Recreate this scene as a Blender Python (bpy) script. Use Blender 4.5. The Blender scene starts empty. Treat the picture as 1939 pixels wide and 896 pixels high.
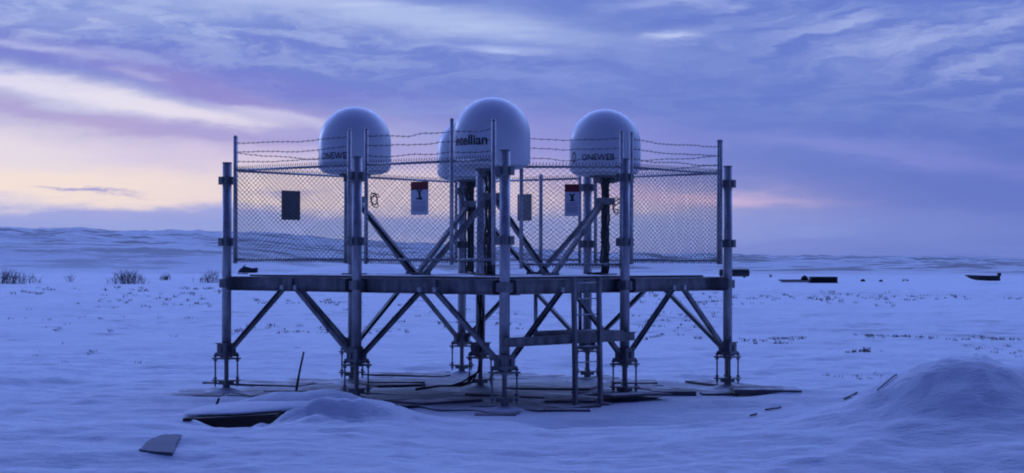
import bpy, math, random
import numpy as np
from mathutils import Vector, Matrix
random.seed(7)
S = bpy.context.scene
COL = S.collection
FPX = 3586.0; W0 = 1939.0; H0 = 896.0; HOR = 490.0; EYE = 2.45

# ------------------------------------------------------------------ camera
cd = bpy.data.cameras.new("camera"); cam = bpy.data.objects.new("camera", cd); COL.objects.link(cam)
cd.sensor_width = 36.0; cd.lens = FPX / W0 * 36.0; cd.clip_start = 0.5; cd.clip_end = 20000
tilt = math.atan((HOR - H0 / 2) / FPX)
roll = math.radians(0.12)
cam.matrix_world = Matrix.Translation((0, 0, EYE)) @ Matrix.Rotation(math.pi / 2 + tilt, 4, 'X') @ Matrix.Rotation(roll, 4, 'Z')
S.camera = cam
S.view_settings.view_transform = 'Standard'; S.view_settings.look = 'None'
S.view_settings.exposure = 0.0; S.cycles.filter_width = 2.0; S.view_settings.gamma = 1.0

def srgb(r, g, b):
    f = lambda c: (c / 255 / 12.92) if c / 255 <= .04045 else ((c / 255 + .055) / 1.055) ** 2.4
    return (f(r), f(g), f(b))

# ------------------------------------------------------------------ world: dusk sky with streaked clouds
wd = bpy.data.worlds.new("World"); S.world = wd; wd.use_nodes = True
NT = wd.node_tree; N = NT.nodes; L = NT.links; N.clear()
def lk(a, b):
    L.new(a, b)
def put(sock, v):
    if hasattr(v, 'links') or isinstance(v, bpy.types.NodeSocket): lk(v, sock)
    else: sock.default_value = v
def M(op, a, b=None, c=None, clamp=False):
    n = N.new('ShaderNodeMath'); n.operation = op; n.use_clamp = clamp
    put(n.inputs[0], a)
    if b is not None: put(n.inputs[1], b)
    if c is not None: put(n.inputs[2], c)
    return n.outputs[0]
def mixc(f, a, b):
    n = N.new('ShaderNodeMix'); n.data_type = 'RGBA'; n.clamp_factor = True
    put(n.inputs['Factor'], f)
    for nm, v in (('A', a), ('B', b)):
        s = [i for i in n.inputs if i.name == nm and i.type == 'RGBA'][0]
        if isinstance(v, tuple): s.default_value = (*v, 1)
        else: lk(v, s)
    return [o for o in n.outputs if o.type == 'RGBA'][0]
def sstep(x, lo, hi):
    n = N.new('ShaderNodeMapRange'); n.interpolation_type = 'SMOOTHSTEP'
    put(n.inputs[0], x); n.inputs[1].default_value = lo; n.inputs[2].default_value = hi
    return n.outputs[0]
tc = N.new('ShaderNodeTexCoord'); sp = N.new('ShaderNodeSeparateXYZ'); lk(tc.outputs['Generated'], sp.inputs[0])
dx, dy, dz = sp.outputs
az = M('ARCTAN2', dx, dy); el = M('ARCSINE', M('MAXIMUM', M('MINIMUM', dz, 1.0), -1.0))
U = M('MULTIPLY_ADD', az, FPX / 1000, W0 / 2000)          # thousands of "photo pixels" of angle
V = M('MULTIPLY_ADD', el, -FPX / 1000, HOR / 1000)
def noise(u, v, su, sv, det=5, rough=.55, seed=0.0):
    c = N.new('ShaderNodeCombineXYZ'); put(c.inputs[0], M('MULTIPLY', u, su)); put(c.inputs[1], M('MULTIPLY', v, sv)); c.inputs[2].default_value = seed
    n = N.new('ShaderNodeTexNoise'); n.noise_dimensions = '3D'; lk(c.outputs[0], n.inputs['Vector'])
    n.inputs['Scale'].default_value = 1; n.inputs['Detail'].default_value = det; n.inputs['Roughness'].default_value = rough
    return n.outputs[0]
nA = noise(U, V, 2.2, 9, 6, .6, 3.1)
nB = noise(U, V, 5.0, 22, 5, .6, 8.7)
Uw = M('ADD', U, M('MULTIPLY', M('SUBTRACT', nB, .5), .22))
Vw = M('ADD', V, M('ADD', M('MULTIPLY', M('SUBTRACT', nA, .5), .10), M('MULTIPLY', M('SUBTRACT', nB, .5), .045)))
def blob(u, v, ru, rv, rot=0, soft=1.0, warp=True):
    a = math.radians(rot); ca, sa = math.cos(a), math.sin(a)
    UU, VV = (Uw, Vw) if warp else (U, V)
    x = M('SUBTRACT', UU, u / 1000); y = M('SUBTRACT', VV, v / 1000)
    p = M('ADD', M('MULTIPLY', x, ca * 1000 / ru), M('MULTIPLY', y, sa * 1000 / ru))
    q = M('ADD', M('MULTIPLY', x, -sa * 1000 / rv), M('MULTIPLY', y, ca * 1000 / rv))
    r2 = M('ADD', M('MULTIPLY', p, p), M('MULTIPLY', q, q))
    return M('POWER', 2.718, M('MULTIPLY', r2, -0.9 * soft))
SKY_FRONT = srgb(101, 122, 203); SKY_DARK = srgb(18, 26, 104); SKY_ZEN = (.215, .35, 1.22); SKY_HIGH = (.74, 1.14, 2.8)
front = sstep(dy, -0.55, 0.85)
col = mixc(front, SKY_DARK, SKY_FRONT)
col = mixc(M('MULTIPLY', M('MULTIPLY', sstep(dz, 0.15, 0.95), sstep(dy, -.35, .55)), .85), col, SKY_ZEN)
col = mixc(M('MULTIPLY', M('MULTIPLY', sstep(dz, .14, .35), sstep(dz, .9, .5)), sstep(dy, 0, .8)), col, SKY_HIGH)
# broad brightness across the front
col = mixc(M('MULTIPLY', blob(2100, 300, 700, 190, 0, warp=False), .6), col, srgb(90, 109, 192))
col = mixc(M('MULTIPLY', blob(1300, 455, 500, 45, 0, warp=False), .7), col, srgb(117, 136, 211))
streak = noise(Uw, V, 2.6, 26, 6, .62, 1.3)
st = sstep(streak, .42, .72)
layers = [
 # u, v, ru, rv, rot, colour, strength, streaky
 (200, 28, 420, 62, 4, (146, 164, 222), .9, .5),
 (560, 8, 380, 30, 5, (186, 200, 238), .95, .4),
 (900, 45, 230, 20, 9, (180, 196, 238), .9, .4),
 (180, 60, 240, 18, 5, (160, 170, 226), .7, .8),
 (-60, 320, 820, 110, 4, (226, 216, 229), 1.0, 0),
 (560, 330, 330, 75, 6, (205, 192, 226), .85, 0),
 (860, 330, 260, 70, 4, (176, 168, 222), .85, 0),
 (1000, 285, 170, 55, 0, (150, 148, 216), .7, .2),
 (280, 360, 620, 36, 1, (240, 222, 214), .95, 0),
 (850, 365, 400, 36, 1, (218, 200, 222), .8, 0),
 (690, 285, 160, 22, 6, (152, 150, 214), .6, .2),
 (50, 172, 190, 24, 5, (220, 216, 240), .95, .1),
 (260, 200, 200, 22, 9, (228, 222, 238), .95, .1),
 (410, 228, 120, 15, 12, (226, 218, 236), .9, .1),
 (505, 206, 130, 18, 15, (220, 214, 240), .9, .15),
 (40, 214, 190, 7, 6, (170, 160, 212), .9, 0),
 (235, 246, 160, 13, 9, (176, 162, 210), .95, 0),
 (420, 268, 150, 17, 6, (168, 158, 212), .9, 0),
 (570, 268, 130, 17, 5, (160, 154, 214), .75, 0),
 (330, 136, 520, 28, 7, (118, 124, 206), 1.0, 0),
 (400, 168, 260, 18, 13, (140, 134, 206), .9, 0),
 (650, 112, 560, 38, 3, (110, 127, 206), .85, 0),
 (90, 103, 140, 8, 7, (178, 182, 230), .75, .3),
 (270, 150, 40, 6, 8, (176, 172, 222), .6, 0),
 (960, 96, 60, 9, 3, (186, 200, 244), .9, .4),
 (880, 84, 160, 7, 5, (150, 165, 226), .7, .5),
 (1300, 84, 55, 9, 3, (188, 200, 242), .9, .3),
 (1110, 155, 110, 14, 3, (136, 152, 222), .7, .7),
 (1290, 5, 140, 12, -6, (160, 175, 228), .8, .7),
 (1600, 290, 230, 18, 5, (132, 142, 216), .8, .3),
 (1800, 310, 250, 18, 6, (120, 130, 208), .7, .3),
 (1350, 368, 130, 11, 4, (206, 180, 216), .85, .2),
 (1180, 352, 200, 14, 4, (196, 176, 218), .8, .3),
 (1130, 270, 200, 50, 4, (140, 142, 214), .6, .2),
 (185, 364, 62, 3, 1, (150, 150, 212), .85, 0),
 (560, 362, 60, 3.5, 1, (160, 160, 218), .6, 0),
 (300, 408, 900, 18, 0, (150, 158, 220), .9, 0),
 (300, 432, 1100, 26, 0, (140, 156, 220), .95, 0),
]
for (u, v, ru, rv, rot, c, s_, k) in layers:
    b = M('MULTIPLY', blob(u, v, ru, rv, rot), s_ * 1.25)
    if k > 0: b = M('MULTIPLY', b, M('MULTIPLY_ADD', st, k * 1.2, 1 - k))
    col = mixc(M('MINIMUM', b, s_), col, srgb(*c))
mot = sstep(noise(Uw, Vw, 9.0, 30, 6, .6, 21.0), .42, .66)
mm_ = M('MULTIPLY', mot, M('MULTIPLY', blob(250, 55, 520, 62, 3), 1.2), clamp=True)
col = mixc(M('MULTIPLY', mm_, .55), col, srgb(182, 194, 234))
mm_ = M('MULTIPLY', mot, M('MULTIPLY', blob(1000, 130, 900, 90, 3), 1.0), clamp=True)
col = mixc(M('MULTIPLY', mm_, .16), col, srgb(160, 178, 232))
# wisps upper right, tilted the other way
a_ = math.radians(-14)
u2 = M('ADD', M('MULTIPLY', Uw, math.cos(a_)), M('MULTIPLY', Vw, math.sin(a_)))
v2 = M('ADD', M('MULTIPLY', Uw, -math.sin(a_)), M('MULTIPLY', Vw, math.cos(a_)))
wn = sstep(noise(u2, v2, 4.0, 24, 5, .55, 5.2), .38, .78)
wm = M('MULTIPLY', wn, M('MULTIPLY', blob(1720, 70, 400, 100, 8, warp=False), 1.3), clamp=True)
col = mixc(M('MULTIPLY', wm, .72), col, srgb(172, 186, 234))
# faint streaks everywhere (also out of the frame)
gn = sstep(noise(Uw, Vw, 1.7, 16, 7, .62, 12.0), .5, .8)
col = mixc(M('MULTIPLY', gn, .30), col, srgb(156, 176, 230))
# upper-atmosphere texture outside the picture so that the light from above is uneven
# physical dusk sky added on top
skytex = N.new('ShaderNodeTexSky'); skytex.sky_type = 'NISHITA'; skytex.sun_disc = False
SUN_EL = math.radians(3.0); SUN_AZ = math.radians(-38)
skytex.sun_elevation = SUN_EL; skytex.sun_rotation = SUN_AZ; skytex.ozone_density = 4.0
bg1 = N.new('ShaderNodeBackground'); lk(col, bg1.inputs[0]); bg1.inputs[1].default_value = 1.0
bg2 = N.new('ShaderNodeBackground'); lk(skytex.outputs[0], bg2.inputs[0]); bg2.inputs[1].default_value = 0.01
addn = N.new('ShaderNodeAddShader'); lk(bg1.outputs[0], addn.inputs[0]); lk(bg2.outputs[0], addn.inputs[1])
wo = N.new('ShaderNodeOutputWorld'); lk(addn.outputs[0], wo.inputs[0])
sd = bpy.data.lights.new("sun", 'SUN'); sd.energy = 0.45; sd.angle = math.radians(16); sd.color = (.40, .52, 1.0)
sun = bpy.data.objects.new("sun", sd); COL.objects.link(sun)
sdir = Vector((math.sin(SUN_AZ) * math.cos(math.radians(9)), math.cos(SUN_AZ) * math.cos(math.radians(9)), math.sin(math.radians(9))))
sun.rotation_euler = sdir.to_track_quat('Z', 'Y').to_euler()

# ------------------------------------------------------------------ materials
def newmat(name):
    m = bpy.data.materials.new(name); m.use_nodes = True
    return m, m.node_tree, m.node_tree.nodes['Principled BSDF']
def simple(name, c, rough=.6, metal=0, var=.25, scale=6, bump=0.0, c2=None, stretch=(1, 1, 1)):
    m, nt, bs = newmat(name)
    t = nt.nodes.new('ShaderNodeTexCoord'); mp = nt.nodes.new('ShaderNodeMapping'); mp.inputs['Scale'].default_value = stretch
    nt.links.new(t.outputs['Object'], mp.inputs[0])
    n = nt.nodes.new('ShaderNodeTexNoise'); n.inputs['Scale'].default_value = scale; n.inputs['Detail'].default_value = 6; n.inputs['Roughness'].default_value = .6
    nt.links.new(mp.outputs[0], n.inputs['Vector'])
    r = nt.nodes.new('ShaderNodeValToRGB'); nt.links.new(n.outputs[0], r.inputs[0])
    c2 = c2 or tuple(x * (1 - var) for x in c); c1 = c if c2 else c
    r.color_ramp.elements[0].position = .35; r.color_ramp.elements[0].color = (*c2, 1)
    r.color_ramp.elements[1].position = .65; r.color_ramp.elements[1].color = (*c, 1)
    nt.links.new(r.outputs[0], bs.inputs['Base Color'])
    bs.inputs['Roughness'].default_value = rough; bs.inputs['Metallic'].default_value = metal
    if bump:
        b = nt.nodes.new('ShaderNodeBump'); b.inputs['Strength'].default_value = bump; b.inputs['Distance'].default_value = .01
        nt.links.new(n.outputs[0], b.inputs['Height']); nt.links.new(b.outputs[0], bs.inputs['Normal'])
    return m
STEEL = simple('weathered_galvanized_steel', (.27, .27, .28), .48, .4, c2=(.11, .11, .12), scale=5, stretch=(1, 1, .35), bump=.3)
PIPE = simple('galvanized_pipe', (.52, .52, .55), .42, .4, c2=(.26, .26, .28), scale=6, stretch=(1, 1, .4), bump=.2)
GALV = simple('bright_galvanized_tube', (.52, .52, .54), .4, .4, c2=(.34, .34, .36), scale=9)
WIRE = simple('fence_wire', (.06, .06, .065), .6, 0)
DARK = simple('black_rubber_cable', (.014, .014, .016), .6)
WHITE = simple('white_gelcoat', (.74, .75, .77), .33, var=.06, scale=3)
SKIRT = simple('grey_gelcoat_base', (.5, .51, .53), .45, var=.1)
BLACKP = simple('dark_print', (.02, .018, .03), .5)
REDP = simple('red_print', (.22, .03, .03), .5)
SIGNW = simple('sign_white', (.62, .63, .66), .5, var=.08)
SIGNR = simple('sign_red', (.2, .012, .015), .5, var=.1)
SIGNG = simple('sign_grey_print', (.3, .31, .36), .5, var=.1)
SIGNB = simple('sign_back_aluminium', (.13, .13, .135), .5, .3)
SIGNL = simple('sign_back_pale', (.32, .31, .27), .5, .1)
TWIG = simple('willow_twig', (.06, .04, .035), .8)
GRASS = simple('dry_grass_stem', (.09, .065, .05), .8)
WOOD = simple('dark_timber', (.05, .035, .03), .8, c2=(.025, .02, .018), scale=4, stretch=(.3, 4, 1), bump=.5)
HULL = simple('dark_hull', (.04, .04, .05), .5)

def snow_mat(name, patches=True, base=(.80, .84, .88)):
    m, nt, bs = newmat(name)
    nd, ln = nt.nodes, nt.links
    t = nd.new('ShaderNodeTexCoord')
    def nz(scale, st, det=6, rough=.6):
        mp = nd.new('ShaderNodeMapping'); mp.inputs['Scale'].default_value = st; ln.new(t.outputs['Object'], mp.inputs[0])
        n = nd.new('ShaderNodeTexNoise'); n.inputs['Scale'].default_value = scale; n.inputs['Detail'].default_value = det; n.inputs['Roughness'].default_value = rough
        ln.new(mp.outputs[0], n.inputs['Vector']); return n.outputs[0]
    def math_(op, a, b=0):
        n = nd.new('ShaderNodeMath'); n.operation = op
        for i, v in enumerate((a, b)):
            if isinstance(v, (int, float)): n.inputs[i].default_value = v
            else: ln.new(v, n.inputs[i])
        return n.outputs[0]
    fine = nz(16, (.6, 1, 1), 8, .7); rip = nz(1.5, (.6, 1.3, 1), 7); big = nz(.35, (.5, 1.3, 1), 4)
    crust = nz(3.2, (.35, 1.2, 1), 9, .72)
    cr = math_('ABSOLUTE', math_('SUBTRACT', crust, .5), 0)
    h = math_('ADD', math_('ADD', math_('MULTIPLY', rip, .8), math_('MULTIPLY', fine, .22)), math_('MULTIPLY', cr, -.9))
    b = nd.new('ShaderNodeBump'); b.inputs['Strength'].default_value = .75; b.inputs['Distance'].default_value = .14
    ln.new(h, b.inputs['Height']); ln.new(b.outputs[0], bs.inputs['Normal'])
    r = nd.new('ShaderNodeValToRGB'); ln.new(big, r.inputs[0])
    r.color_ramp.elements[0].position = .3; r.color_ramp.elements[0].color = (base[0] * .9, base[1] * .9, base[2] * .93, 1)
    r.color_ramp.elements[1].position = .7; r.color_ramp.elements[1].color = (*base, 1)
    out = r.outputs[0]
    if patches:   # dry heath showing through the thin snow, far from the platform
        g = nd.new('ShaderNodeNewGeometry'); s = nd.new('ShaderNodeSeparateXYZ'); ln.new(g.outputs['Position'], s.inputs[0])
        pn = nz(.7, (.5, .9, 1), 8, .72); pm = nz(.03, (.35, .7, 1), 3, .5)
        rr = nd.new('ShaderNodeMapRange'); rr.interpolation_type = 'SMOOTHSTEP'; rr.inputs[1].default_value = .53; rr.inputs[2].default_value = .66
        ln.new(math_('ADD', pn, math_('MULTIPLY', math_('SUBTRACT', pm, .5), .35)), rr.inputs[0])
        dist = nd.new('ShaderNodeMapRange'); dist.inputs[1].default_value = 38; dist.inputs[2].default_value = 60; ln.new(s.outputs[1], dist.inputs[0])
        far = nd.new('ShaderNodeMapRange'); far.inputs[1].default_value = 380; far.inputs[2].default_value = 520; ln.new(s.outputs[1], far.inputs[0])
        # hills: larger patches of rock and heath on the far slopes
        hn = nz(.05, (.5, 1.0, 1), 8, .70)
        hr = nd.new('ShaderNodeMapRange'); hr.interpolation_type = 'SMOOTHSTEP'; hr.inputs[1].default_value = .49; hr.inputs[2].default_value = .57
        ln.new(hn, hr.inputs[0])
        fk = nd.new('ShaderNodeMapRange'); fk.interpolation_type = 'SMOOTHSTEP'; fk.inputs[1].default_value = .62; fk.inputs[2].default_value = .70
        ln.new(math_('ADD', nz(2.6, (.55, 1.1, 1), 7, .75), math_('MULTIPLY', math_('SUBTRACT', nz(.09, (.5, 1, 1), 3, .5), .5), .3)), fk.inputs[0])
        nearm = nd.new('ShaderNodeMapRange'); nearm.inputs[1].default_value = 33; nearm.inputs[2].default_value = 44; ln.new(s.outputs[1], nearm.inputs[0])
        f1 = math_('MULTIPLY', math_('MULTIPLY', rr.outputs[0], dist.outputs[0]), .42)
        f2 = math_('MULTIPLY', math_('ADD', math_('MULTIPLY', hr.outputs[0], .62), .24), far.outputs[0])
        f = math_('MAXIMUM', math_('MAXIMUM', f1, math_('MULTIPLY', math_('MULTIPLY', fk.outputs[0], nearm.outputs[0]), .6)), f2)
        mx = nd.new('ShaderNodeMix'); mx.data_type = 'RGBA'; ln.new(f, mx.inputs['Factor'])
        sa = [i for i in mx.inputs if i.type == 'RGBA']; ln.new(out, sa[0]); sa[1].default_value = (.07, .06, .08, 1)
        out = [o for o in mx.outputs if o.type == 'RGBA'][0]
    ln.new(out, bs.inputs['Base Color']); bs.inputs['Roughness'].default_value = .65
    try: bs.inputs['Specular IOR Level'].default_value = .25
    except Exception: pass
    return m
SNOW = snow_mat('wind_packed_snow')
def mixed_snow(name, c1, c2, lo, hi, scale=2.0):
    m, nt, bs = newmat(name); nd, ln = nt.nodes, nt.links
    g = nd.new('ShaderNodeNewGeometry'); n = nd.new('ShaderNodeTexNoise'); n.inputs['Scale'].default_value = scale; n.inputs['Detail'].default_value = 7; n.inputs['Roughness'].default_value = .62
    ln.new(g.outputs['Position'], n.inputs['Vector'])
    r = nd.new('ShaderNodeMapRange'); r.interpolation_type = 'SMOOTHSTEP'; r.inputs[1].default_value = lo; r.inputs[2].default_value = hi; ln.new(n.outputs[0], r.inputs[0])
    s = nd.new('ShaderNodeSeparateXYZ'); ln.new(g.outputs['Normal'], s.inputs[0])
    up = nd.new('ShaderNodeMapRange'); up.inputs[1].default_value = .6; up.inputs[2].default_value = .9; ln.new(s.outputs[2], up.inputs[0])
    mu = nd.new('ShaderNodeMath'); mu.operation = 'MULTIPLY'; ln.new(r.outputs[0], mu.inputs[0]); ln.new(up.outputs[0], mu.inputs[1])
    mx = nd.new('ShaderNodeMix'); mx.data_type = 'RGBA'; ln.new(mu.outputs[0], mx.inputs['Factor'])
    sa = [i for i in mx.inputs if i.type == 'RGBA']; sa[0].default_value = (*c1, 1); sa[1].default_value = (*c2, 1)
    ln.new([o for o in mx.outputs if o.type == 'RGBA'][0], bs.inputs['Base Color']); bs.inputs['Roughness'].default_value = .75
    return m
BOARD = mixed_snow('snow_dusted_board', (.13, .12, .13), (.6, .61, .66), .42, .66, 1.3)
DECKSHADE = mixed_snow('under_deck_shade', (.24, .25, .29), (.58, .59, .66), .44, .70, 1.0)  # blue-grey tones paint the shade under the platform into the colour
DECK = mixed_snow('snow_dusted_grating', (.12, .12, .13), (.75, .76, .8), .34, .48, 1.1)
CRATE = mixed_snow('dark_crate', (.02, .02, .025), (.2, .2, .22), .5, .9, 1.0)

# ------------------------------------------------------------------ mesh helpers
class MB:
    def __init__(s): s.v = []; s.f = []
    def add(s, v, f):
        n = len(s.v); s.v += [tuple(p) for p in v]; s.f += [tuple(i + n for i in q) for q in f]; return s
    def box(s, c, ax, size):                       # ax = 3 unit vectors, size = full sizes
        c = Vector(c); h = [Vector(a) * (d / 2) for a, d in zip(ax, size)]
        v = [c + h[0] * i + h[1] * j + h[2] * k for i in (-1, 1) for j in (-1, 1) for k in (-1, 1)]
        return s.add(v, [(0, 1, 3, 2), (4, 6, 7, 5), (0, 4, 5, 1), (2, 3, 7, 6), (0, 2, 6, 4), (1, 5, 7, 3)])
    def tube(s, pts, r, n=10, cap=True):
        pts = [Vector(p) for p in pts]; k = len(pts); base = len(s.v)
        prev = None
        for i, p in enumerate(pts):
            d = (pts[min(i + 1, k - 1)] - pts[max(i - 1, 0)]).normalized()
            if prev is None:
                a = Vector((0, 0, 1)) if abs(d.z) < .9 else Vector((1, 0, 0)); x = d.cross(a).normalized()
            else: x = (prev - d * prev.dot(d)).normalized()
            prev = x; y = d.cross(x); rr = r[i] if isinstance(r, (list, tuple)) else r
            for q in range(n):
                t = 2 * math.pi * q / n; s.v.append(tuple(p + x * (rr * math.cos(t)) + y * (rr * math.sin(t))))
        for i in range(k - 1):
            for q in range(n):
                a = base + i * n + q; b = base + i * n + (q + 1) % n; s.f.append((a, b, b + n, a + n))
        if cap and n > 2:
            s.f.append(tuple(base + q for q in range(n))[::-1]); s.f.append(tuple(base + (k - 1) * n + q for q in range(n)))
        return s
    def lathe(s, c, prof, n=48):
        base = len(s.v); c = Vector(c)
        for (r, z) in prof:
            for q in range(n):
                t = 2 * math.pi * q / n; s.v.append((c.x + r * math.cos(t), c.y + r * math.sin(t), c.z + z))
        for i in range(len(prof) - 1):
            for q in range(n):
                a = base + i * n + q; b = base + i * n + (q + 1) % n; s.f.append((a, b, b + n, a + n))
        s.f.append(tuple(base + q for q in range(n))[::-1]); s.f.append(tuple(base + (len(prof) - 1) * n + q for q in range(n)))
        return s
    def build(s, name, mat, parent=None, smooth=False, origin=None, label=None):
        me = bpy.data.meshes.new(name); org = Vector(origin) if origin is not None else Vector((0, 0, 0))
        me.from_pydata([tuple(Vector(p) - org) for p in s.v], [], s.f); me.materials.append(mat); me.update()
        if smooth:
            me.polygons.foreach_set('use_smooth', [len(p.vertices) <= 4 for p in me.polygons])
        o = bpy.data.objects.new(name, me); COL.objects.link(o)
        o.location = org
        if parent is not None:
            o.parent = parent; o.location = org - parent['_w'] if False else org
            o.matrix_parent_inverse = Matrix.Translation(-world_of(parent))
        if label: o['label'] = label
        return o
WPOS = {}
def world_of(o):
    p = Vector((0, 0, 0))
    if o.name in WPOS: return WPOS[o.name]
    return Vector(o.location) if o.parent is None else Vector(o.location)
def tag(o, label, cat, group=None, kind=None):
    if label: o['label'] = label
    if cat: o['category'] = cat
    if group: o['group'] = group
    if kind: o['kind'] = kind
    return o
def thing(name, label, cat, loc, group=None):
    o = bpy.data.objects.new(name, None); o.empty_display_size = .2; COL.objects.link(o); o.location = loc
    return tag(o, label, cat, group)
Zv = Vector((0, 0, 1))
TH = 0.6854; SP = 3.37; O = Vector((-.12, 31.19, 0))
Ai = Vector((-math.cos(TH), math.sin(TH), 0)); Bj = Vector((math.sin(TH), math.cos(TH), 0))
def G(i, j, z=0): return O + Ai * (SP * i) + Bj * (SP * j) + Zv * z
def px(x, depth, z): return Vector(((x - W0 / 2) / FPX * depth, depth, z))
def pz(y, depth): return EYE - (y - HOR) * depth / FPX
def P(x, y, depth): return px(x, depth, pz(y, depth))

# ------------------------------------------------------------------ terrain
rng = np.random.RandomState(5)
PT = rng.rand(512, 512)
def vnoise(x, y):
    xi = np.floor(x).astype(int); yi = np.floor(y).astype(int); fx = x - xi; fy = y - yi
    fx = fx * fx * fx * (fx * (fx * 6 - 15) + 10); fy = fy * fy * fy * (fy * (fy * 6 - 15) + 10)
    g = lambda a, b: PT[a % 512, b % 512]
    return (g(xi, yi) * (1 - fx) + g(xi + 1, yi) * fx) * (1 - fy) + (g(xi, yi + 1) * (1 - fx) + g(xi + 1, yi + 1) * fx) * fy - .5
def fbm(x, y, o=5, r=.5):
    s = 0; a = 1
    for k in range(o): s = s + a * vnoise(x * 2 ** k + 17 * k, y * 2 ** k + 31 * k); a *= r
    return s
def sm(x, a, b):
    t = np.clip((x - a) / (b - a), 0, 1); return t * t * (3 - 2 * t)
def height(x, y):
    x = np.asarray(x, float); y = np.asarray(y, float)
    ys = np.maximum(y, 1.0)
    u = x / ys * FPX + W0 / 2                       # used only to lay the drifts out
    gi = ((x - O.x) * Ai.x + (y - O.y) * Ai.y) / SP; gj = ((x - O.x) * Bj.x + (y - O.y) * Bj.y) / SP
    pad = sm(np.minimum(np.minimum(gi, 2 - gi), np.minimum(gj, 2 - gj)), -.65, -.25)
    z = .0 + .16 * fbm(x / 5.5, y / 3.2, 4) + .05 * fbm(x / 1.3, y / .7, 4) + .022 * fbm(x / .45, y / .2, 3)
    z = z * (1 - .85 * pad) - .02 * pad - .03
    z = z + .3 * fbm(x / 60, y / 45, 3) * sm(y, 60, 160)
    z = z + .10 * np.maximum(fbm(x / 3.0, y / 1.1, 4), -.1) * (1 - pad) + .05 * np.abs(fbm(x / .9 + 40, y / .45, 4)) * (1 - pad)
    def B(cx, cy, rx, ry, h, rot=0, p=1.0):
        c, s = math.cos(rot), math.sin(rot); a = ((x - cx) * c + (y - cy) * s) / rx; b = (-(x - cx) * s + (y - cy) * c) / ry
        return h * np.exp(-(a * a + b * b) ** p)
    # foreground rise towards the photographer, hollow in front of the pad
    fg = sm(y, 29.2, 25.8); z = z + .16 * fg - (.26 + .14 * sm(x, -1.5, 1.5)) * sm(y, 25.9, 21.8)
    z = z - .34 * np.exp(-((y - 28.5 - .05 * (x - 2)) / .95) ** 2) * sm(x, -.6, 1.2) * sm(x, 8, 4.5)
    # long drift left of the second pile, with a wind scoop in front
    z = z + B(-3.4, 29.6, 1.25, .62, .35, .14, 1.3) + B(-2.6, 29.9, .6, .5, .12, 0, 1.4) - B(-3.75, 27.75, .85, .62, .30, .0, 2)
    z = z + B(-2.5, 27.25, 1.0, .5, .30, .0, 1.4) + B(-1.2, 27.6, 1.4, .7, .14, -.1) + B(-3.3, 26.4, .7, .5, .08) + B(-1.7, 26.7, .6, .7, .10) + B(-4.7, 27.2, .5, .4, .05)
    z = z + (B(-2.6, 26.9, 1.3, .9, 1, 0)) * .22 * (np.abs(fbm(x / .6, y / .5, 4)) - .15)
    z = z - B(-2.35, 31.6, .6, .9, .16, 0, 1.4)
    z = z - B(-4.3, 28.2, .5, .3, .10)
    z = z - B(-3.75, 26.5, .8, .8, .17, 0, 1.5)
    # mound on the right
    z = z + B(6.05, 26.4, 1.15, 1.2, .56, .0, 1.15) + B(5.2, 26.2, 1.7, 1.5, .22, 0) + B(8.0, 26.6, 2.3, 1.6, .54, 0) + B(5.0, 24.0, 3.2, 1.4, .10) - B(4.6, 22.6, 3.0, .6, .08, -.12)
    z = z + B(6.3, 26.2, 1.8, 1.6, .11) * fbm(x / .8, y / .8, 4) + B(5.9, 26.4, 1.5, 1.5, .07) * (np.abs(fbm(x / .55 + 9, y / .55, 5)) - .2)
    # snow heaps round the pile feet
    for (i, j) in [(a, b) for a in (0, 1, 2) for b in (0, 1, 2)]:
        q = G(i, j); z = z + B(q.x, q.y, .30, .30, .10)
    # far plain and hills
    fl = sm(y, 140, 185); z = z * (1 - .75 * fl) - .14 * fl
    z = z + B(-17, 230, 11, 16, 1.9, 0, 1.3)
    lake = sm(y, 250, 390)
    ridge = np.interp(u, [-3000, -600, 0, 120, 200, 330, 430, 500, 560, 640, 860, 960, 1100, 1250, 1400, 1600, 1850, 1939, 3000, 6000],
                      [60, 53, 46, 42, 43, 43, 43, 43, 36, 30, 25, 20, 14, 8, 9, 5, 5.5, 4, 10, 25])
    ridge = ridge + 3.0 * vnoise(u / 75, u * 0 + 3.3) + 2.0 * vnoise(u / 17, u * 0 + 9.3) + 1.2 * vnoise(u / 7, u * 0 + 19.3)
    top = (ridge / FPX) * 1300 + 2.45
    rise = sm(y, 480, 1300)
    zf = -1.0 + (top + 1.0) * (.35 * sm(y, 430, 520) * sm(u, 900, 300) + rise * (1 - .25 * sm(u, 900, 300)))
    zf = zf + (fbm(x / 90, y / 60, 5) * 4.0 + fbm(x / 25, y / 18, 4) * 1.6) * sm(y, 450, 700) * (1 - .75 * sm(y, 1000, 1300))
    zf = np.where(y > 1300, zf - (y - 1300) * .03, zf)
    z = z * (1 - lake) + zf * lake
    return z
def gh(x, y): return float(height(np.array([x]), np.array([y]))[0])

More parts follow.
